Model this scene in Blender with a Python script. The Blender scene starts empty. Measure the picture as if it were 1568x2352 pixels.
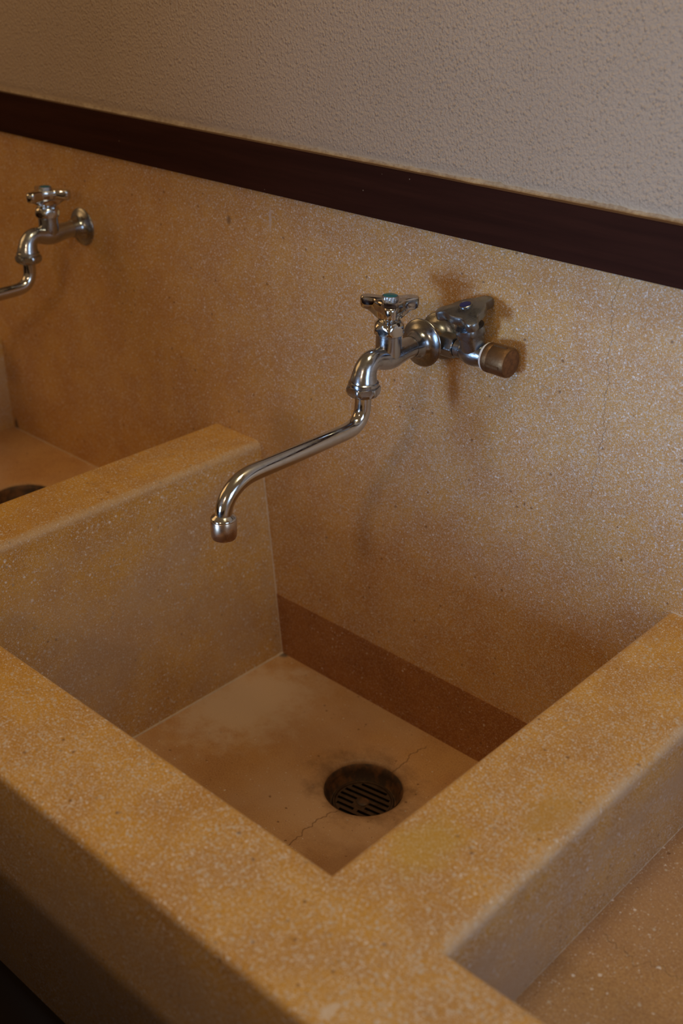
import bpy, bmesh, math, random
from mathutils import Vector, Matrix
from mathutils.noise import noise as pnoise
C = bpy.context.scene.collection
scene = bpy.context.scene
PI = math.pi

# ------------------------------------------------------------------ camera
cam_d = bpy.data.cameras.new('camera')
cam = bpy.data.objects.new('camera', cam_d); C.objects.link(cam)
CR = Vector((0.73518728, 0.67765557, 0.01681037))
CU = Vector((-0.32309638, 0.3285103, 0.88751885))
CF = Vector((-0.59590971, 0.65792394, -0.46046466))
CP = Vector((1.15023178, -1.08920505, 0.705025726))
M = Matrix((( CR.x, CU.x, -CF.x, CP.x), (CR.y, CU.y, -CF.y, CP.y), (CR.z, CU.z, -CF.z, CP.z), (0, 0, 0, 1)))
cam.matrix_world = M
cam_d.sensor_width = 36; cam_d.lens = 2707.2/2352*36
cam_d.clip_start = 0.02; cam_d.clip_end = 50
cam_d.dof.use_dof = True; cam_d.dof.focus_distance = 1.36; cam_d.dof.aperture_fstop = 4.5
scene.camera = cam

# ------------------------------------------------------------------ world and lights
w = bpy.data.worlds.new('world'); scene.world = w; w.use_nodes = True
bg = w.node_tree.nodes['Background']
bg.inputs[0].default_value = (1.0, 0.60, 0.28, 1); bg.inputs[1].default_value = 0.16

def area(name, loc, target, sx, sy, col, power, spread=180):
    l = bpy.data.lights.new(name, 'AREA'); l.shape = 'RECTANGLE'; l.size = sx; l.size_y = sy
    l.color = col; l.energy = power; l.spread = math.radians(spread)
    o = bpy.data.objects.new(name, l); C.objects.link(o); o.location = loc
    o.rotation_euler = (Vector(target)-Vector(loc)).to_track_quat('-Z', 'Y').to_euler()
    return o
area('front_window_daylight', (0.05, -2.50, 0.10), (0.95, 0, 0.25), 0.40, 0.46, (0.44, 0.69, 1.0), 3.3, 50)
area('side_window_daylight', (2.35, -0.75, 0.75), (0.6, -0.1, 0.15), 0.8, 0.9, (0.61, 0.80, 1.0), 3.8, 120)
area('warm_lamp', (0.80, -1.85, 0.98), (0.10, 0, 0.15), 0.09, 0.09, (1.0, 0.70, 0.42), 2.8)
area('left_wall_lamp', (-1.55, -1.05, 1.05), (-0.1, -0.1, 0.1), 1.0, 1.0, (1.0, 0.56, 0.20), 4.6)
area('ceiling_lamp', (0.62, -0.32, 1.75), (0.55, -0.45, 0), 0.5, 0.3, (1.0, 0.79, 0.42), 7.8)
scene.view_settings.view_transform = 'Standard'; scene.view_settings.look = 'None'
scene.view_settings.gamma = 1; scene.view_settings.use_curve_mapping = False
scene.view_settings.exposure = 0.0

# ------------------------------------------------------------------ material helpers
class NT:
    def __init__(s, name):
        s.m = bpy.data.materials.new(name); s.m.use_nodes = True
        s.t = s.m.node_tree; s.b = s.t.nodes['Principled BSDF']
        s.pos = s.n('ShaderNodeNewGeometry').outputs['Position']
        s.xyz = None
    def n(s, typ, **kw):
        x = s.t.nodes.new(typ)
        for k, v in kw.items(): setattr(x, k, v)
        return x
    def set(s, sock, v):
        if hasattr(v, 'is_linked') or isinstance(v, bpy.types.NodeSocket): s.t.links.new(v, sock)
        else: sock.default_value = v
    def noise(s, scale, detail=3, rough=.5, vec=None, out=0):
        x = s.n('ShaderNodeTexNoise'); x.inputs['Scale'].default_value = scale
        x.inputs['Detail'].default_value = detail; x.inputs['Roughness'].default_value = rough
        s.set(x.inputs['Vector'], vec if vec is not None else s.pos); return x.outputs[out]
    def voro(s, scale, vec=None, rand=1.0, feature='F1'):
        x = s.n('ShaderNodeTexVoronoi', feature=feature); x.inputs['Scale'].default_value = scale
        x.inputs['Randomness'].default_value = rand
        s.set(x.inputs['Vector'], vec if vec is not None else s.pos); return x
    def math(s, op, a, b=None, c=None, clamp=False):
        x = s.n('ShaderNodeMath', operation=op); x.use_clamp = clamp
        s.set(x.inputs[0], a)
        if b is not None: s.set(x.inputs[1], b)
        if c is not None: s.set(x.inputs[2], c)
        return x.outputs[0]
    def mr(s, v, a, b, c=0., d=1.):
        x = s.n('ShaderNodeMapRange', interpolation_type='SMOOTHSTEP'); s.set(x.inputs[0], v)
        for i, q in enumerate((a, b, c, d)): x.inputs[i+1].default_value = q
        return x.outputs[0]
    def mix(s, f, a, b):
        x = s.n('ShaderNodeMix', data_type='RGBA'); s.set(x.inputs[0], f)
        s.set(x.inputs[6], a if not isinstance(a, tuple) else (*a[:3], 1)); s.set(x.inputs[7], b if not isinstance(b, tuple) else (*b[:3], 1))
        return x.outputs[2]
    def sep(s):
        if s.xyz is None:
            x = s.n('ShaderNodeSeparateXYZ'); s.set(x.inputs[0], s.pos); s.xyz = x.outputs
        return s.xyz
    def seprgb(s, c):
        x = s.n('ShaderNodeSeparateColor'); s.set(x.inputs[0], c); return x.outputs
    def vscale(s, v):
        x = s.n('ShaderNodeMapping'); x.inputs['Scale'].default_value = v; s.set(x.inputs[0], s.pos); return x.outputs[0]
    def bump(s, h, strength, dist):
        x = s.n('ShaderNodeBump'); x.inputs['Strength'].default_value = strength; x.inputs['Distance'].default_value = dist
        s.set(x.inputs['Height'], h); s.set(s.b.inputs['Normal'], x.outputs[0])
    def fin(s, col, rough, metal=0., spec=None):
        s.set(s.b.inputs['Base Color'], col if not isinstance(col, tuple) else (*col[:3], 1))
        s.set(s.b.inputs['Roughness'], rough); s.b.inputs['Metallic'].default_value = metal
        if spec is not None: s.b.inputs['Specular IOR Level'].default_value = spec
        return s.m

def terrazzo(name, base=(.56, .30, .072), base2=(.48, .235, .062), chip_amt=.75, worn=0.0, worn_col=(.36, .22, .13), rough=.42, extra=None, specks=.35, big_chips=.24):
    s = NT(name)
    big = s.noise(3.2, 4, .55); med = s.noise(16, 4, .6)
    warp = s.n('ShaderNodeVectorMath', operation='MULTIPLY_ADD')
    s.set(warp.inputs[0], s.noise(260, 2, .5, out=1)); warp.inputs[1].default_value = (.0028, .0028, .0028); s.set(warp.inputs[2], s.pos)
    wp = warp.outputs[0]
    matrix = s.mix(s.mr(med, .35, .65), base, base2)
    fine = s.noise(520, 2, .6)
    matrix = s.mix(s.math('MULTIPLY', s.mr(fine, .45, .70), .40), matrix, (.60, .40, .18))
    matrix = s.mix(s.math('MULTIPLY', s.mr(fine, .50, .28), .45), matrix, (.22, .105, .04))
    if worn > 0:
        matrix = s.mix(s.math('MULTIPLY', s.mr(big, .38, .62), worn), matrix, worn_col)
    xs = s.sep()
    dens = s.math('MULTIPLY', s.mr(big, .28, .64, .45, 1.0), s.mr(xs[0], -.5, .55, .50*chip_amt, chip_amt))
    col = matrix
    for sc, rad, frac, amt in ((950, .55, .80, .50), (640, .50, .62, .60), (400, .44, .38, .72), (235, .38, big_chips, .85)):
        v = s.voro(sc, wp)
        rgb = s.seprgb(v.outputs['Color'])
        rr = s.math('MULTIPLY_ADD', rgb[1], .30, rad-.20)
        body = s.mr(s.math('SUBTRACT', rr, v.outputs['Distance']), -.05, .07)
        pick = s.math('LESS_THAN', rgb[0], s.math('MULTIPLY', dens, frac))
        chipc = s.mix(rgb[2], (.52, .44, .38), (.61, .54, .51))
        chipc = s.mix(s.math('GREATER_THAN', rgb[2], .78), chipc, (.76, .71, .73))
        chipc = s.mix(s.math('LESS_THAN', rgb[2], .14), chipc, (.36, .25, .16))
        col = s.mix(s.math('MULTIPLY', s.math('MULTIPLY', body, pick), amt), col, chipc)
    for sc_, pr_, k_ in ((95, .93, .7), (230, .90, specks)):
        dk = s.voro(sc_, wp); drgb = s.seprgb(dk.outputs['Color'])
        dm = s.math('MULTIPLY', s.math('GREATER_THAN', drgb[0], pr_), s.mr(dk.outputs['Distance'], .22, .12))
        col = s.mix(s.math('MULTIPLY', dm, k_), col, (.15, .065, .025))
    if extra: col = extra(s, col)
    s.bump(fine, .12, .0006)
    return s.fin(col, s.mr(med, .3, .7, rough-.05, rough+.10), 0, .45)

def crack(s, col, axis, run, x0, amp, lo, hi, wid=.0009, k=.75, colr=(.07, .035, .015), seed=0):
    """thin wandering crack: position along 'run' axis, at coordinate x0 on 'axis'"""
    v = s.sep(); mp = s.n('ShaderNodeCombineXYZ'); s.set(mp.inputs[0], v[run]); mp.inputs[1].default_value = seed*3.7
    nz = s.math('ADD', s.math('MULTIPLY_ADD', s.noise(14, 4, .7, mp.outputs[0]), amp, -amp*.5), x0)
    d = s.math('ABSOLUTE', s.math('SUBTRACT', v[axis], nz))
    m = s.mr(d, wid, wid*.3)
    a = s.mr(v[run], lo, lo+.01); b = s.mr(v[run], hi, hi-.01)
    m = s.math('MULTIPLY', s.math('MULTIPLY', m, k), s.math('MULTIPLY', a, b))
    return s.mix(m, col, colr)
def blob(s, col, c, r, colr, k):
    x = s.n('ShaderNodeVectorMath', operation='SUBTRACT'); s.set(x.inputs[0], s.pos); x.inputs[1].default_value = c
    y = s.n('ShaderNodeVectorMath', operation='DIVIDE'); s.set(y.inputs[0], x.outputs[0]); y.inputs[1].default_value = r
    z = s.n('ShaderNodeVectorMath', operation='LENGTH'); s.set(z.inputs[0], y.outputs[0])
    d = s.math('ADD', z.outputs['Value'], s.math('MULTIPLY_ADD', s.noise(38, 4, .65), 1.3, -.65))
    return s.mix(s.math('MULTIPLY', s.mr(d, 1.15, .35), k), col, colr)

SPOUT_SHADE = (.26, .105, .025)
def ex_wall(s, col):
    col = crack(s, col, 0, 2, .552, .05, .10, .37, .0007, .5, seed=1)
    col = blob(s, col, (.0265, 0, .329), (.0028, .05, .020), (.56, .52, .55), .6)
    col = blob(s, col, (-.657, 0, -.172), (.007, .05, .016), (.05, .04, .035), .8)
    col = blob(s, col, (.345, 0, .175), (.010, .05, .035), SPOUT_SHADE, .45)     # painted shade along the spout's shadow streak on the wall
    col = blob(s, col, (-.055, 0, .314), (.006, .05, .008), (.16, .08, .04), .7)
    col = blob(s, col, (.54, 0, .045), (.05, .05, .05), (.50, .36, .10), .15)
    col = blob(s, col, (.06, 0, .02), (.05, .05, .06), (.33, .17, .055), .5)
    return col
def ex_floor(s, col):
    col = crack(s, col, 0, 1, .352, .05, -.56, -.02, .0014, .65, (.13, .06, .025), seed=4)
    col = blob(s, col, (.348, -.149, -.35), (.085, .075, .1), (.15, .075, .035), .8)
    col = blob(s, col, (.050, -.003, -.35), (.013, .010, .02), (.07, .055, .05), .85)
    col = blob(s, col, (.47, -.30, -.35), (.12, .10, .1), (.26, .12, .05), .5)
    col = blob(s, col, (.10, -.13, -.35), (.10, .14, .1), (.60, .45, .34), .75)
    return col
def ex_shelf(s, col):
    col = crack(s, col, 0, 1, .93, .10, -.55, -.02, .0010, .55, seed=6)
    col = crack(s, col, 1, 0, -.33, .12, .80, 1.6, .0009, .5, seed=7)
    return col
def ex_rim(s, col):
    # the arris over the right-hand shelf has worn back to pale mortar
    v = s.sep()
    d = s.math('ABSOLUTE', s.math('SUBTRACT', v[0], .7835)); e = s.math('ABSOLUTE', s.math('SUBTRACT', v[2], -.004))
    dd = s.math('ADD', s.math('ADD', d, e), s.math('MULTIPLY_ADD', s.noise(60, 4, .7), .016, -.008))
    m = s.math('MULTIPLY', s.mr(dd, .017, .004), s.mr(v[1], -.568, -.545))
    col = s.mix(s.math('MULTIPLY', m, s.mr(s.noise(25, 4, .7), .35, .65, .1, .6)), col, (.60, .50, .42))
    e2 = s.math('ABSOLUTE', s.math('SUBTRACT', v[0], -.001))
    dd = s.math('ADD', s.math('ADD', e2, e), s.math('MULTIPLY_ADD', s.noise(60, 4, .7), .016, -.008))
    col = s.mix(s.math('MULTIPLY', s.math('MULTIPLY', s.mr(dd, .014, .004), s.mr(v[1], -.568, -.545)), .45), col, (.55, .43, .32))
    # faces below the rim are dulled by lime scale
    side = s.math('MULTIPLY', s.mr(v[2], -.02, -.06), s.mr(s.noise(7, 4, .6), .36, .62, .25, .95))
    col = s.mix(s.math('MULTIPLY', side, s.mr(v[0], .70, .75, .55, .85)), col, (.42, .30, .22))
    col = blob(s, col, (.757, -.372, 0), (.022, .045, .02), (.46, .27, .05), .5)
    col = blob(s, col, (.70, -.48, 0), (.03, .05, .03), (.52, .34, .05), .5)
    col = blob(s, col, (.757, -.657, 0), (.005, .012, .03), (.66, .60, .58), .6)
    return col
M_wallT = terrazzo('ochre_terrazzo_backsplash', chip_amt=1.0, extra=ex_wall)
M_rim = terrazzo('ochre_terrazzo_rim', base=(.57, .30, .042), base2=(.46, .225, .038), chip_amt=.85, extra=ex_rim, big_chips=.36)
M_floor = terrazzo('worn_terrazzo_basin', base=(.50, .26, .10), base2=(.44, .215, .085), chip_amt=.02, worn=.8, worn_col=(.56, .37, .25), specks=.7, rough=.5, extra=ex_floor)
M_shelf = terrazzo('worn_terrazzo_shelf', base=(.42, .24, .11), base2=(.36, .20, .10), chip_amt=.14, worn=.6, worn_col=(.38, .23, .15), specks=.6, rough=.5, extra=ex_shelf)
def ex_strip(s, col):
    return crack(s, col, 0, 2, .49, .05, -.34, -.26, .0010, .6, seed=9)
M_strip = terrazzo('reddish_terrazzo_strip', base=(.32, .125, .038), base2=(.27, .10, .032), chip_amt=.12, rough=.5, extra=ex_strip)

def mortar(name, col, k=.25):
    s = NT(name); n = s.noise(120, 4, .7)
    s.bump(n, .5, .002)
    return s.fin(s.mix(s.math('MULTIPLY', s.mr(n, .3, .7), k), col, (.2, .12, .07)), .8)
M_mortar = mortar('pale_mortar', (.60, .48, .38))
M_crumb = mortar('crumbly_plaster_edge', (.40, .31, .22), .7)

def plaster():
    s = NT('stippled_plaster')
    v = s.vscale((1, 1, .8))
    a = s.noise(300, 3, .55, v); vo = s.voro(270, v); q = s.seprgb(vo.outputs['Color'])
    dot = s.math('MULTIPLY', s.mr(vo.outputs['Distance'], .60, .0), s.mr(q[0], .25, .9))
    lum = s.math('ADD', s.math('MULTIPLY', a, 1.1), s.math('MULTIPLY', dot, .6))
    # the trowelled edge along the rail is smoother
    x = s.sep(); msk = s.mr(x[2], .431, .443, .2, 1)
    s.bump(s.math('MULTIPLY', lum, msk), .70, .0028)
    c = s.mix(s.mr(s.noise(2.5, 3), .35, .65), (.43, .335, .265), (.39, .30, .235))
    edge = s.mr(s.math('ADD', x[2], s.math('MULTIPLY', s.noise(30, 3), .008)), .442, .433)
    c = s.mix(s.math('MULTIPLY', edge, .55), c, (.56, .42, .27))
    return s.fin(c, .50, 0, .45)
M_plaster = plaster()
def wood(name, c1, c2, rough):
    s = NT(name)
    g = s.noise(22, 6, .6, s.vscale((.12, 1, 2.6))); g2 = s.noise(160, 3, .6, s.vscale((.06, 1, 1)))
    c = s.mix(s.mr(g, .3, .7), c1, c2); c = s.mix(s.math('MULTIPLY', s.mr(g2, .4, .7), .35), c, tuple(k*.5 for k in c1))
    sp = s.voro(70); q = s.seprgb(sp.outputs['Color'])
    c = s.mix(s.math('MULTIPLY', s.math('GREATER_THAN', q[0], .93), s.mr(sp.outputs['Distance'], .07, .03)), c, (.2, .15, .12))
    s.bump(g2, .10, .0006)
    return s.fin(c, rough, 0, .06)
M_wood = wood('dark_stained_wood', (.036, .011, .007), (.024, .007, .0045), .65)
M_woodtop = wood('dusty_rail_top', (.13, .075, .045), (.10, .055, .035), .7)
M_dark = NT('dark_underside').fin((.045, .028, .018), .9)

def metal(name, col, rough, dirt=.0, dcol=(.12, .09, .06), bumpk=0.0):
    s = NT(name); n = s.noise(70, 5, .65); n2 = s.noise(420, 2, .6)
    c = s.mix(s.math('MULTIPLY', s.mr(n, .45, .72), dirt), col, dcol)
    r = s.math('ADD', s.mr(n, .35, .75, rough, rough+.18), s.math('MULTIPLY', n2, .05))
    if bumpk: s.bump(n2, bumpk, .0006)
    return s.fin(c, r, 1.0)
M_chrome = metal('polished_chrome', (.56, .58, .62), .05, .15)
M_satin = metal('worn_chrome_body', (.44, .48, .56), .12, .22)
M_flange = metal('dull_nickel', (.34, .37, .43), .15, .30)
M_tap = metal('tarnished_nickel', (.28, .31, .36), .23, .40, (.16, .11, .07), .25)
M_nipple = metal('tan_tarnished_brass', (.38, .29, .18), .38, .5, (.14, .09, .05), .15)
M_brass = metal('tarnished_brass_cap', (.24, .14, .075), .48, .6, (.10, .045, .02), .35)
M_aer = metal('brushed_nickel_collar', (.48, .38, .31), .22, .2)
M_grate = metal('grimy_drain_metal', (.13, .085, .06), .5, .7, (.05, .028, .018), .4)
M_cup = NT('rusty_drain_cup')
_n = M_cup.noise(40, 4, .7); M_cup.bump(_n, .4, .002); M_cup = M_cup.fin(M_cup.mix(M_cup.mr(_n, .4, .65), (.045, .024, .015), (.15, .062, .022)), .6)
M_teal = NT('teal_enamel').fin((.015, .13, .20), .3)
M_blue = NT('blue_enamel').fin((.008, .015, .12), .35)
M_btn = metal('grey_button', (.42, .44, .50), .3)
M_ptfe = NT('white_sealing_tape').fin((.75, .73, .74), .6)
M_black = NT('black_void').fin((.004, .003, .003), .9)

# ------------------------------------------------------------------ mesh helpers
def link(name, bm, mat, parent=None, smooth=True, angle=40):
    bmesh.ops.recalc_face_normals(bm, faces=bm.faces)
    me = bpy.data.meshes.new(name); bm.to_mesh(me); bm.free()
    for m in (mat if isinstance(mat, (list, tuple)) else [mat]): me.materials.append(m)
    if smooth:
        me.shade_smooth(); me.set_sharp_from_angle(angle=math.radians(angle))
    o = bpy.data.objects.new(name, me); C.objects.link(o)
    if parent: o.parent = parent
    return o
def thing(name, label, cat, loc=(0, 0, 0), group=None):
    o = bpy.data.objects.new(name, None); C.objects.link(o); o.location = loc
    o.empty_display_size = .03
    o['label'] = label; o['category'] = cat
    if group: o['group'] = group
    return o
def struct(o): o['kind'] = 'structure'; return o
def box(bm, a, b):
    x0, y0, z0 = a; x1, y1, z1 = b
    v = [bm.verts.new(p) for p in ((x0,y0,z0),(x1,y0,z0),(x1,y1,z0),(x0,y1,z0),(x0,y0,z1),(x1,y0,z1),(x1,y1,z1),(x0,y1,z1))]
    return [bm.faces.new([v[i] for i in f]) for f in ((0,3,2,1),(4,5,6,7),(0,1,5,4),(1,2,6,5),(2,3,7,6),(3,0,4,7))]
def basis(ax):
    ax = Vector(ax).normalized(); h = Vector((0, 0, 1)) if abs(ax.z) < .9 else Vector((0, -1, 0))
    e1 = h.cross(ax).normalized(); e2 = ax.cross(e1).normalized(); return ax, e1, e2
def lathe(bm, org, ax, prof, n=48, hexf=None, phase=0.0, cap=True):
    """prof: (along, radius[, hexness 0..1]); hexness trims the circle to a hexagon's flats"""
    ax, e1, e2 = basis(ax); org = Vector(org); rings = []
    for pr in prof:
        d, r = pr[0], pr[1]; hx = pr[2] if len(pr) > 2 else None
        ring = []
        for i in range(n):
            t = 2*PI*i/n; rr = r
            if hx is not None:
                k = ((t-phase) % (PI/3))-PI/6
                rr = min(r, hx/math.cos(k))
            ring.append(bm.verts.new(org+ax*d+(e1*math.cos(t)+e2*math.sin(t))*rr))
        rings.append(ring)
    for a, b in zip(rings, rings[1:]):
        for i in range(n): bm.faces.new((a[i], a[(i+1) % n], b[(i+1) % n], b[i]))
    if cap:
        bm.faces.new(rings[0][::-1]); bm.faces.new(rings[-1])
    return rings
def catmull(pts, sub=8):
    out = []; P = [pts[0]]+list(pts)+[pts[-1]]
    for i in range(1, len(P)-2):
        for k in range(sub):
            t = k/sub; q = []
            for a, b, c, d in zip(P[i-1], P[i], P[i+1], P[i+2]):
                q.append(.5*((2*b)+(-a+c)*t+(2*a-5*b+4*c-d)*t*t+(-a+3*b-3*c+d)*t**3))
            out.append(q)
    out.append(list(pts[-1])); return out
def sweep(bm, pts, n=36, sub=8, side=(1, 0, 0), caps=True):
    """pts: (x,y,z,r) smooth tube whose path stays square to 'side'"""
    S = Vector(side); P = catmull(pts, sub); rings = []
    for i, p in enumerate(P):
        a = Vector(P[max(i-1, 0)][:3]); b = Vector(P[min(i+1, len(P)-1)][:3]); t = (b-a).normalized()
        s = (S-t*S.dot(t)).normalized(); u = t.cross(s)
        rings.append([bm.verts.new(Vector(p[:3])+(s*math.cos(2*PI*k/n)+u*math.sin(2*PI*k/n))*p[3]) for k in range(n)])
    for a, b in zip(rings, rings[1:]):
        for i in range(n): bm.faces.new((a[i], a[(i+1) % n], b[(i+1) % n], b[i]))
    if caps: bm.faces.new(rings[0][::-1]); bm.faces.new(rings[-1])
def cover(fn, lo, hi, k):
    return [fn(lo+(hi-lo)*i/k) for i in range(k+1)]

# ------------------------------------------------------------------ room
bm = bmesh.new(); box(bm, (-1.9, 0.0, -.85), (2.6, .12, .371)); lower = None
for f in list(bm.faces): pass
struct(link('wall_back', bm, M_dark, smooth=False)).location = (0, .0205, 0)
bm = bmesh.new(); box(bm, (-1.9, -.0005, .370), (2.6, .14, 1.75))
wp = struct(link('wall_upper', bm, M_plaster, smooth=False))
bm = bmesh.new(); box(bm, (-2.02, -3.2, -.85), (-1.9, .14, 1.75)); struct(link('wall_left', bm, M_plaster, smooth=False))
bm = bmesh.new(); box(bm, (-2.02, -3.2, -.95), (2.6, .14, -.85)); struct(link('floor', bm, M_dark, smooth=False))

# dark rail
rail = struct(bpy.data.objects.new('trim_1', None)); C.objects.link(rail)
bm = bmesh.new(); box(bm, (-1.9, -.0115, .3655), (2.6, .0, .4275))
bmesh.ops.bevel(bm, geom=[e for e in bm.edges if abs(e.verts[0].co.x-e.verts[1].co.x) > 1 and e.verts[0].co.y < -.01], offset=.0008, segments=2, affect='EDGES')
for f in bm.faces:
    if f.calc_center_median().z > .4274: f.material_index = 1
o = link('rail_board', bm, [M_wood, M_woodtop], rail)
# ragged plaster edge sitting on the rail
bm = bmesh.new(); N = 900; prev = None
for i in range(N+1):
    x = -1.9+4.5*i/N
    h = .0018+.0016*abs(pnoise((x*40, 0, 0)))+.0022*max(0, pnoise((x*9, 3, 0)))+.0010*pnoise((x*150, 5, 0))
    d = .0010+.0030*max(0, pnoise((x*24, 7, 0)))+.0012*abs(pnoise((x*170, 9, 0)))
    cur = [bm.verts.new(p) for p in ((x, -.0004, .4270), (x, -d-.001, .4272), (x, -d*.8, .4272+h), (x, -.0004, .4285+h*1.6))]
    if prev:
        for a in range(3): bm.faces.new((prev[a], cur[a], cur[a+1], prev[a+1]))
    prev = cur
link('crumbled_plaster_bead', bm, M_crumb, rail, angle=60)

# ------------------------------------------------------------------ sink
XA, XC, XD, YA, YB, H1, HL, HR = -.1014, .6641, .7839, .5557, .677, .3499, .1795, .1371
XL = -.676
sink = thing('trough_sink', 'long ochre terrazzo sink with thick rims and a deep square basin, built against the wall', 'sink', (0, 0, 0))
# comb shaped rim: front beam with the dividers, rounded top edges
def comb(z, tap):
    tx = .045*tap
    P = [(XL-.13, .001), (XL-.13, -YB), (1.9, -YB), (1.9, -YA+.004*tap),
         (XD+.013*tap, -YA+.004*tap), (XD+.013*tap, .001), (XC-.010*tap, .001), (XC-.010*tap, -YA+.012*tap),
         (0+tx, -YA+.012*tap), (0+tx, .001), (XA-.010*tap, .001), (XA-.010*tap, -YA+.010*tap), (XL+.018*tap, -YA+.010*tap), (XL+.018*tap, .001)]
    return [(x, y, z(x, y) if callable(z) else z) for x, y in P]
bm = bmesh.new()
top = [bm.verts.new(p) for p in comb(0, 0)]
bot = [bm.verts.new(p) for p in comb(lambda x, y: -.277 if y < -.6 else -.37, 1.05)]
bm.faces.new(top); bm.faces.new(bot[::-1]); n = len(top)
for i in range(n): bm.faces.new((top[i], bot[i], bot[(i+1) % n], top[(i+1) % n]))
bm.normal_update()
ed = [e for e in bm.edges if e.verts[0].co.z == 0 and e.verts[1].co.z == 0 and not (abs(e.verts[0].co.y-.001) < 1e-5 and abs(e.verts[1].co.y-.001) < 1e-5)]
bmesh.ops.bevel(bm, geom=ed, offset=.0098, segments=6, profile=.5, affect='EDGES')
link('rim', bm, M_rim, sink, angle=50)

# backsplash
bm = bmesh.new(); box(bm, (-1.9, 0, -.2465), (2.6, .0205, .3665))
link('backsplash', bm, M_wallT, sink, smooth=False)
bm = bmesh.new(); box(bm, (.025, -.0012, -.36), (XC-.001, .02, -.2465))  # thin strip, darker and redder than the backsplash above it
sk = link('basin_strip', bm, M_strip, sink, smooth=False); sk['label'] = 'darker reddish strip along the foot of the back wall'
# basin floors with round outlets
DR = .0530
def holed_floor(name, x0, x1, y0, y1, z0, c, mat):
    bm = bmesh.new(); N = 96
    ang = sorted(set([2*PI*i/N for i in range(N)]+[math.atan2(y-c[1], x-c[0]) % (2*PI) for x in (x0, x1) for y in (y0, y1)]))
    def rectpt(t):
        co, si = math.cos(t), math.sin(t); k = 1e9
        if co > 1e-9: k = min(k, (x1-c[0])/co)
        if co < -1e-9: k = min(k, (x0-c[0])/co)
        if si > 1e-9: k = min(k, (y1-c[1])/si)
        if si < -1e-9: k = min(k, (y0-c[1])/si)
        return c[0]+co*k, c[1]+si*k
    rings = []
    for r, dz in ((0, -.05), (0, 0), (.078, 0), (.0590, -.0010), (DR+.0022, -.0028), (DR, -.006), (DR-.0005, -.012), (DR-.001, -.035)):
        ring = []
        for t in ang:
            q = r*(1+.012*pnoise((math.cos(t)*2, math.sin(t)*2, 4)))
            p = (c[0]+math.cos(t)*q, c[1]+math.sin(t)*q) if r else rectpt(t)
            ring.append(bm.verts.new((*p, z0+dz)))
        rings.append(ring)
    for a, b in zip(rings, rings[1:]):
        for i in range(len(ang)): j = (i+1) % len(ang); bm.faces.new((a[i], a[j], b[j], b[i]))
    return link(name, bm, mat, sink, angle=60)
DC = (.3480, -.1490); DL = (-.410, -.153)
holed_floor('basin_floor', .012, XC+.02, -YA-.02, 0, -H1, DC, M_floor)
holed_floor('shallow_basin_floor', XL-.01, XA+.005, -YA-.02, 0, -HL, DL, M_floor)
# left and right shallow floors
bm = bmesh.new(); box(bm, (XD-.005, -YA-.02, -HR-.05), (1.9, 0, -HR)); link('shallow_shelf_floor', bm, M_shelf, sink, smooth=False)
# mortar joints
def bead(name, pts, r, mat, seed, parent=sink):
    bm = bmesh.new(); a = Vector(pts[0]); b = Vector(pts[1]); L = (b-a).length; k = max(8, int(L/.006)); q = []
    for i in range(k+1):
        t = i/k; p = a.lerp(b, t); q.append((*p, r*(.75+.5*abs(pnoise((t*L*60, seed, 0))))))
    sweep(bm, q, 8, 1, side=(.577, .577, -.577)); link(name, bm, mat, parent)
bead('mortar_joint', ((.0455, -YA, -H1), (.0455, -.001, -H1)), .0020, M_mortar, 1)
bead('mortar_joint', ((.004, -.0005, -.03), (.0445, -.0005, -H1)), .0016, M_mortar, 2)
bead('mortar_joint', ((XD+.004, -YA, -HR), (XD+.0045, -.001, -HR)), .0014, M_mortar, 3)
bead('mortar_joint', ((XC+.004, -.0005, -.0002), (XD+.10, -.0005, -.0002)), .0016, M_mortar, 5)
bead('mortar_joint', ((-.66, -.0005, -HL), (XA, -.0005, -HL)), .0010, M_mortar, 6)
# carcass under the basins
bm = bmesh.new(); box(bm, (-.80, -.585, -.85), (1.9, -.56, -.36)); link('carcass_panel', bm, M_dark, sink, smooth=False)

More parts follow.
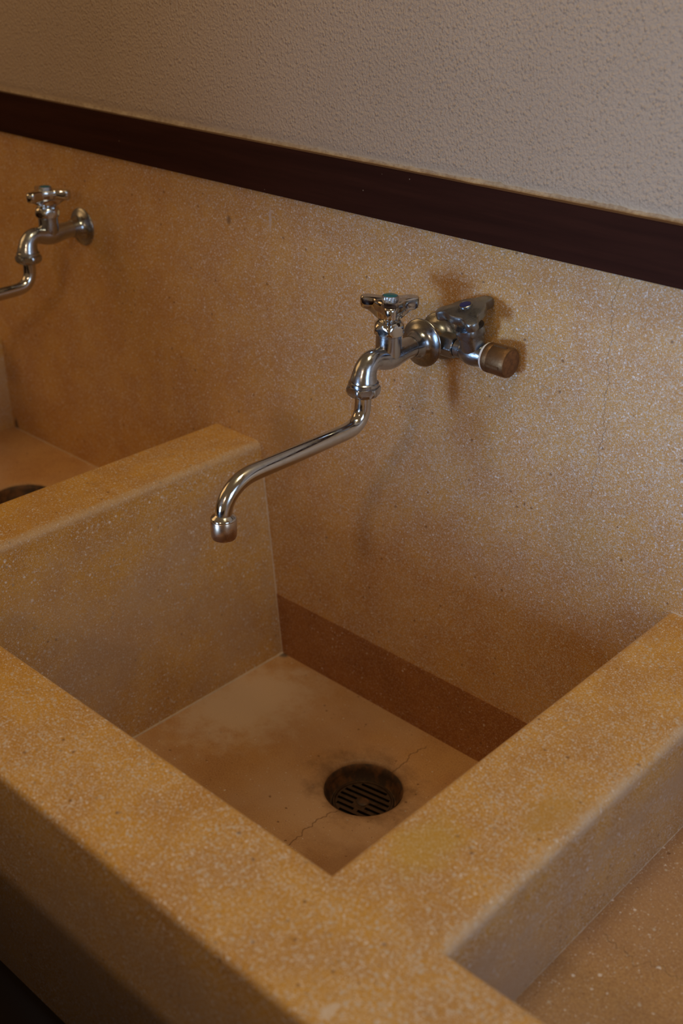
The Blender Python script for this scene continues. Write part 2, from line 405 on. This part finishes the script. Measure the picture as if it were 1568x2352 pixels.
# ------------------------------------------------------------------ drain
def drain(name, label, cx, cy, cz, rot):
    t = thing(name, label, 'drain', (cx, cy, cz))
    bm = bmesh.new()
    lathe(bm, (0, 0, 0), (0, 0, 1), [(-.0050, .0530), (-.0062, .0515), (-.014, .0490), (-.0260, .0452), (-.0275, .0440), (-.0275, .0428), (-.029, .0420), (-.040, .0410), (-.0400, .001)], 72, cap=False)
    link('drain_cup', bm, M_cup, t)
    # grate plate: disc with slots, made of a fine strip grid
    bm = bmesh.new(); r0 = .0415; th = .0032; zt = -.0265
    def inside(x, y): return x*x+y*y < r0*r0
    nb = 7; pitch = .0098; sw = .0046
    slots = []
    for i in range(nb):
        yc = (i-(nb-1)/2)*pitch; half = math.sqrt(max(0, (.0355)**2-yc*yc))
        if i in (2, 3, 4): slots += [(-half, -.010, yc), (.009, half, yc)] if i != 4 else [(-half, half, yc)]
        elif i == 1: slots += [(-half, -.003, yc), (.003, half, yc)]
        else: slots += [(-half, half, yc)]
    # build bars between y bands
    ys = [-r0]
    for i in range(nb):
        yc = (i-(nb-1)/2)*pitch; ys += [yc-sw/2, yc+sw/2]
    ys.append(r0)
    def quadbar(xa, xb, ya, yb):
        # strip clipped to the disc
        k = 14; P = []
        top = []; 
        if xb-xa < 1e-4: return
        cols = []
        for j in range(k+1):
            yy = ya+(yb-ya)*j/k; lim = math.sqrt(max(0, r0*r0-yy*yy))
            cols.append((max(xa, -lim), min(xb, lim), yy))
        prev = None
        for l, r, yy in cols:
            if r < l: prev = None; continue
            cur = [bm.verts.new((l, yy, zt)), bm.verts.new((r, yy, zt)), bm.verts.new((r, yy, zt-th)), bm.verts.new((l, yy, zt-th))]
            if prev is not None:
                for a, b in ((0, 1), (1, 2), (2, 3), (3, 0)): bm.faces.new((prev[a], prev[b], cur[b], cur[a]))
            else: bm.faces.new(cur)
            prev = cur
        if prev: bm.faces.new(prev[::-1])
    for i in range(0, len(ys)-1):
        ya, yb = ys[i], ys[i+1]
        if i % 2 == 0: quadbar(-r0, r0, ya, yb)
        else:
            yc = (ya+yb)/2; sl = sorted([s for s in slots if abs(s[2]-yc) < 1e-6]); x = -r0
            for s_ in sl: quadbar(x, s_[0], ya, yb); x = s_[1]
            quadbar(x, r0, ya, yb)
    bmesh.ops.rotate(bm, verts=bm.verts, cent=(0, 0, 0), matrix=Matrix.Rotation(rot, 3, 'Z'))
    g = link('drain_grate', bm, M_grate, t, smooth=False)
    bm = bmesh.new(); lathe(bm, (0, 0, zt-.0008), (0, 0, 1), [(0, .0418), (.0022, .0418), (.0030, .0408), (.0030, .0390), (.0018, .0378), (0, .0375)], 72, cap=False)
    link('grate_rim', bm, M_grate, g)
    bm = bmesh.new(); lathe(bm, (0, -.001, zt-.0005), (0, 0, 1), [(0, .0085), (.0012, .0083), (.0020, .006), (.0022, .002)], 24)
    link('centre_boss', bm, M_cup, g)
    bm = bmesh.new(); lathe(bm, (0, 0, -.0395), (0, 0, 1), [(0, .0405), (.0006, .0405)], 48)
    link('drain_pipe_mouth', bm, M_black, t)
    return t
drain('drain', 'round grimy brown slotted drain sunk in the deep basin floor', DC[0], DC[1], -H1, math.radians(10))
drain('drain', 'grimy drain in the left shallow basin, mostly hidden behind the rim', DL[0], DL[1], -HL, math.radians(10))

# ------------------------------------------------------------------ faucet
def handle_mesh(bm, L, wid, core, ztop, zbot, hub_r, hub_z, phase, p=5, dome=.001, droop=.0, nA=216, thick=1.0):
    """three armed handle around +z; rings run top centre -> rim -> underside -> hub"""
    def rad(t):
        acc = core**p
        for k in range(3):
            ph = (t-phase-k*2*PI/3+PI) % (2*PI)-PI
            if abs(ph) < PI/2:
                s = math.sin(abs(ph)); c = math.cos(ph)
                q = wid**2-(L*s)**2
                # beyond the round tip use the straight flank of the arm
                r = L*c+math.sqrt(q) if q > 0 and L*c+math.sqrt(q) > 0 and s*L < wid*.9999 else wid/max(s, 1e-6)
                if q > 0: r = L*c+math.sqrt(q)
                acc += r**p
        return acc**(1/p)
    rs = [rad(2*PI*i/nA) for i in range(nA)]; rm = max(rs)
    hgt = ztop-zbot
    spec = [(.0, 'c', ztop+dome), (.35, 'm', ztop+dome*.8), (.70, 'm', ztop+dome*.3), (-.0016, 'o', ztop), (-.0005, 'o', ztop-.0009), (0, 'o', ztop-.0025),
            (0, 'o', ztop-hgt*.55), (-.0008, 'o', zbot+.0016), (-.0028, 'o', zbot)]
    rings = []
    for k, kind, z in spec[1:]:
        ring = []
        for i, r in enumerate(rs):
            t = 2*PI*i/nA; q = r*k if kind == 'm' else r+k
            dz = -droop*(q/rm)**2
            ring.append(bm.verts.new((math.cos(t)*q, math.sin(t)*q, z+dz)))
        rings.append(ring)
    # underside: draw in to the hub while keeping three ribs
    for u, zz in ((.25, .10), (.50, .42), (.72, .74), (1.0, 1.0)):
        ring = []
        for i, r in enumerate(rs):
            t = 2*PI*i/nA; q = (r-.0028)*(1-u)+hub_r*u
            z = zbot*(1-zz)+hub_z*zz
            dz = -droop*(q/rm)**2
            ring.append(bm.verts.new((math.cos(t)*q, math.sin(t)*q, z+dz)))
        rings.append(ring)
    c = bm.verts.new((0, 0, ztop+dome))
    for i in range(nA): bm.faces.new((c, rings[0][i], rings[0][(i+1) % nA]))
    for a, b in zip(rings, rings[1:]):
        for i in range(nA): bm.faces.new((a[i], b[i], b[(i+1) % nA], a[(i+1) % nA]))
    bm.faces.new(rings[-1][::-1])

def escutcheon(parent, y=0.0, mat=None):
    bm = bmesh.new()
    lathe(bm, (0, -y, 0), (0, -1, 0), [(0.0, .0265), (.0, .0288), (.0012, .0292), (.0020, .0288), (.0028, .0272), (.0037, .0242), (.0049, .0210), (.0066, .0182), (.0090, .0160), (.0125, .0145), (.0170, .0136), (.0215, .0131), (.0215, .0110)], 72)
    return link('escutcheon', bm, mat or M_flange, parent)

def faucet(name, label, loc, phase, spout_len=1.0, cap_mat=M_teal):
    t = thing(name, label, 'faucet', loc, 'swivel spout faucets on the backsplash')
    escutcheon(t)
    # cast body: inlet pipe, valve chest, swan neck and flared outlet. local y = distance in front of the flange
    bm = bmesh.new()
    D = lambda d, z, r: (0, -d, z, r)
    sweep(bm, [D(.004, 0, .0124), D(.020, 0, .0126), D(.034, -.0005, .0128), D(.046, -.0015, .0138), D(.057, -.0025, .0146), D(.067, -.0022, .0141),
               D(.077, -.0005, .0130), D(.0868, .0010, .0124), D(.0950, -.0012, .0126), D(.1004, -.0072, .0133), D(.1026, -.0140, .0145), D(.1035, -.0200, .0159), D(.1035, -.0238, .0167)], 40, 8)
    body = link('valve_body', bm, M_satin, t)
    bm = bmesh.new()
    lathe(bm, (0, -.0620, 0), (0, 0, 1), [(-.010, .0118), (-.004, .0138), (.003, .0150), (.010, .0152), (.018, .0150), (.0245, .0149), (.0252, .0155), (.0270, .0155)], 48)
    link('valve_chest', bm, M_satin, t)
    bm = bmesh.new()
    lathe(bm, (0, -.0620, 0), (0, 0, 1), [(.0262, .0150), (.0268, .0176, .0170), (.0290, .0190, .0170), (.0335, .0190, .0170), (.0365, .0180, .0170), (.0395, .0165), (.0415, .0140), (.0428, .0112), (.0432, .0080), (.0440, .0055), (.0475, .0055)], 72, phase=math.radians(12))
    link('bonnet_nut', bm, M_chrome, t)
    bm = bmesh.new()
    handle_mesh(bm, .0298, .0076, .0155, .0668, .0530, .0098, .0405, phase, p=4, dome=.0006, droop=.0010)
    h = link('handle', bm, M_chrome, t, angle=35); h.location = (0, -.0620, 0)
    bm = bmesh.new(); n = 96
    rr = lambda i, r: r*(1+(.02 if (i//2) % 2 else -.02))
    prof = [(.0645, .0088), (.0655, .0093), (.0695, .0095), (.0708, .0091), (.0711, .0083), (.0706, .0081)]
    rings = lathe(bm, (0, 0, 0), (0, 0, 1), prof, n)
    for ring in rings[1:3]:
        for i, v in enumerate(ring):
            k = 1.0+(.018 if (i//2) % 2 else -.018); v.co.x *= k; v.co.y *= k
    b = link('handle_button', bm, M_btn, h, angle=25)
    bm = bmesh.new(); lathe(bm, (0, 0, 0), (0, 0, 1), [(.0698, .0080), (.0710, .0080), (.0716, .0070), (.0718, .001)], 40)
    link('colour_disc', bm, cap_mat, h)
    # outlet ring + nut
    bm = bmesh.new(); lathe(bm, (0, -.1035, 0), (0, 0, -1), [(.0205, .0164), (.0215, .0175), (.0245, .0178), (.0252, .0172), (.0262, .0172)], 48)
    link('outlet_ring', bm, M_satin, t)
    bm = bmesh.new()
    lathe(bm, (0, -.1035, 0), (0, 0, -1), [(.0258, .0172), (.0264, .0190, .0180), (.0285, .0201, .0180), (.0325, .0201, .0180), (.0352, .0190, .0180), (.0372, .0166), (.0386, .0130), (.0390, .0090)], 72, phase=math.radians(8))
    link('spout_nut', bm, M_satin, t)
    # swivel spout pipe
    bm = bmesh.new(); r = .0096
    pts = [(.1035, -.036, r), (.1037, -.048, r), (.1050, -.0580, r), (.1100, -.0670, r), (.1185, -.0725, r), (.1300, -.0746, r), (.150, -.0752, r), (.185, -.0758, r), (.220, -.0762, r), (.250, -.0764, r), (.272, -.0765, r), (.288, -.0778, r), (.301, -.0822, r), (.3120, -.0900, r*.99), (.3185, -.0990, r*.97), (.3212, -.1080, r*.96), (.3218, -.1170, r*.96)]
    sweep(bm, [D(d, z, q) for d, z, q in pts], 40, 8)
    sp = link('spout', bm, M_chrome, t)
    bm = bmesh.new()
    lathe(bm, (0, -.3218, 0), (0, 0, -1), [(.1100, .0088), (.1110, .0098), (.1128, .0125), (.1140, .0136), (.1152, .0139), (.1160, .0139)], 56)
    link('spout_collar', bm, M_chrome, sp)
    bm = bmesh.new()
    lathe(bm, (0, -.3218, 0), (0, 0, -1), [(.1158, .0134), (.1166, .0140), (.1300, .0140), (.1360, .0136), (.1378, .0128), (.1384, .0112), (.1370, .0100), (.1330, .0098), (.1320, .001)], 56)
    link('spout_tip', bm, M_aer, sp)
    return t
FX, FZ = .3212, .2406
# arms: one points at 50 degrees right of straight out
aim = math.atan2(CP.y+.0995, CP.x-FX)
f1 = faucet('wall_faucet', 'chrome faucet with long swivel spout over the deep basin, teal dot on its handle', (FX, -.037, FZ), aim+math.radians(2))
def copy_tree(o, parent=None):
    c = o.copy(); C.objects.link(c); c.parent = parent
    for ch in o.children: copy_tree(ch, c)
    return c
f2 = copy_tree(f1)
f2.location = (-.3954, 0, .2440)
f2['label'] = 'left-hand chrome faucet over the shallow basin, its spout cut off by the photo edge'
for ch in f2.children:
    if ch.name.startswith('handle'): ch.rotation_euler.z = math.radians(-29.3)

# ------------------------------------------------------------------ branch tap behind the main faucet
tap = thing('branch_tap', 'tarnished side tap with triangular handle and blue dot, ended by a brass cap', 'tap', (FX, -.0008, FZ))
escutcheon(tap, 0, M_tap)
bm = bmesh.new()
sweep(bm, [(0, -.003, 0, .0120), (0, -.014, 0, .0122), (0, -.030, 0, .0128), (0, -.0375, 0, .0128)], 40, 4)
nip = link('tee_pipe', bm, M_nipple, tap)
bm = bmesh.new(); lathe(bm, (0, 0, 0), (0, -1, 0), [(.013, .0118), (.0135, .0142), (.0165, .0142), (.0172, .0120)], 48)
link('tee_ring', bm, M_nipple, nip)
bm = bmesh.new(); lathe(bm, (0, -.020, 0), (1, 0, 0), [(.0, .0100), (.019, .0112)], 40); link('tee_branch', bm, M_nipple, nip)
TX = Vector((0, -.020, 0))
bm = bmesh.new()
lathe(bm, TX, (1, 0, 0), [(.0185, .0115), (.0192, .0140, .0126), (.0215, .0146, .0126), (.0370, .0146, .0126), (.0392, .0138, .0126), (.0402, .0118), (.0402, .0100)], 72, phase=math.radians(4))
link('union_nut', bm, M_tap, tap)
bm = bmesh.new()
lathe(bm, TX, (1, 0, 0), [(.0395, .0096), (.0410, .0096), (.0412, .0116), (.0490, .0116), (.0492, .0112), (.0500, .0112), (.0520, .0122), (.0555, .0142), (.0600, .0154), (.0650, .0158), (.0700, .0154), (.0750, .0144), (.0790, .0132), (.0830, .0126), (.0860, .0124)], 56)
link('tap_body', bm, M_tap, tap)
# handle axis leans a little out of the wall
NX = Vector((-.081, -.269, .958)).normalized()
hx = math.radians(16); E1 = (CR*math.cos(hx)+CU*math.sin(hx)); E1 = (E1-NX*E1.dot(NX)).normalized(); E2 = NX.cross(E1)
BC = Vector((.0650, -.020, .0))
rotm = Matrix((( E1.x, E2.x, NX.x), (E1.y, E2.y, NX.y), (E1.z, E2.z, NX.z)))
def tilted(bm): bmesh.ops.transform(bm, matrix=Matrix.Translation(BC) @ rotm.to_4x4(), verts=bm.verts)
bm = bmesh.new(); lathe(bm, (0, 0, 0), (0, 0, 1), [(.004, .0142), (.012, .0148), (.018, .0150), (.0235, .0150), (.0240, .0156), (.0255, .0156)], 48); tilted(bm); link('tap_neck', bm, M_tap, tap)
bm = bmesh.new(); lathe(bm, (0, 0, 0), (0, 0, 1), [(.0250, .0156), (.0256, .0175, .0168), (.0275, .0184, .0168), (.0330, .0184, .0168), (.0355, .0172), (.0370, .0130), (.0378, .0070), (.0440, .0060)], 72, phase=.4); tilted(bm); link('tap_bonnet', bm, M_tap, tap)
bm = bmesh.new()
handle_mesh(bm, .0292, .0066, .0225, .0605, .0490, .0110, .0370, math.radians(26), p=3.2, dome=.0014, droop=.0050)
tilted(bm); th = link('tap_handle', bm, M_tap, tap, angle=32)
bm = bmesh.new(); lathe(bm, (0, 0, 0), (0, 0, 1), [(.0608, .0084), (.0630, .0082), (.0635, .0074), (.0631, .0064)], 40, cap=False); tilted(bm); link('button_ring', bm, M_tap, th)
bm = bmesh.new(); lathe(bm, (0, 0, 0), (0, 0, 1), [(.0608, .0066), (.0634, .0064), (.0636, .001)], 40); tilted(bm); link('colour_disc', bm, M_blue, th)
bm = bmesh.new(); lathe(bm, TX, (1, 0, 0), [(.0815, .0124), (.0818, .0152), (.0835, .0166), (.0862, .0168)], 48); link('sealing_tape', bm, M_ptfe, tap)
bm = bmesh.new()
lathe(bm, TX, (1, 0, 0), [(.0850, .0150), (.0856, .0170), (.0870, .0176), (.0925, .0176), (.0932, .0172), (.0940, .0176), (.1100, .0178), (.1150, .0176), (.1168, .0168), (.1174, .0150), (.1174, .001)], 56)
for f in bm.faces:
    if f.calc_center_median().x > .1173: f.material_index = 1
_s = NT('rusty_cap_face'); _c = _s.mix(_s.mr(_s.noise(160, 4, .7), .35, .65), (.20, .085, .030), (.12, .050, .020)); M_capface = _s.fin(_c, .75)
cap = link('brass_cap', bm, [M_brass, M_capface], tap); cap['label'] = 'tarnished brown brass end cap'
for a in (10, 100, 190, 280):
    ar = math.radians(a); bm = bmesh.new(); box(bm, (.0945, -.0018, .0168), (.1125, .0018, .0190))
    bmesh.ops.bevel(bm, geom=bm.edges[:], offset=.0007, segments=2, affect='EDGES')
    bmesh.ops.rotate(bm, verts=bm.verts, cent=(0, 0, 0), matrix=Matrix.Rotation(ar, 3, 'X')); bmesh.ops.translate(bm, verts=bm.verts, vec=TX)
    link('grip_rib', bm, M_brass, cap)

# unseen table added out of frame to keep frontal light off the sink face
blocker = thing('light_blocker', 'added dark wooden table standing in front of the sink apron', 'blocker', (0, 0, -.85))
bm = bmesh.new(); box(bm, (-1.5, -1.15, .850), (.93, -.85, .883)); bmesh.ops.bevel(bm, geom=bm.edges[:], offset=.003, segments=2, affect='EDGES')
link('blocker_top', bm, M_wood, blocker)
bm = bmesh.new(); box(bm, (-1.44, -.885, .40), (.87, -.865, .850)); link('blocker_apron', bm, M_wood, blocker, smooth=False)
for tx_, ty_ in ((-1.45, -1.10), (-1.45, -.90), (.84, -1.10), (.84, -.90)):
    bm = bmesh.new(); box(bm, (tx_, ty_, 0), (tx_+.045, ty_+.045, .850)); link('blocker_leg', bm, M_wood, blocker, smooth=False)
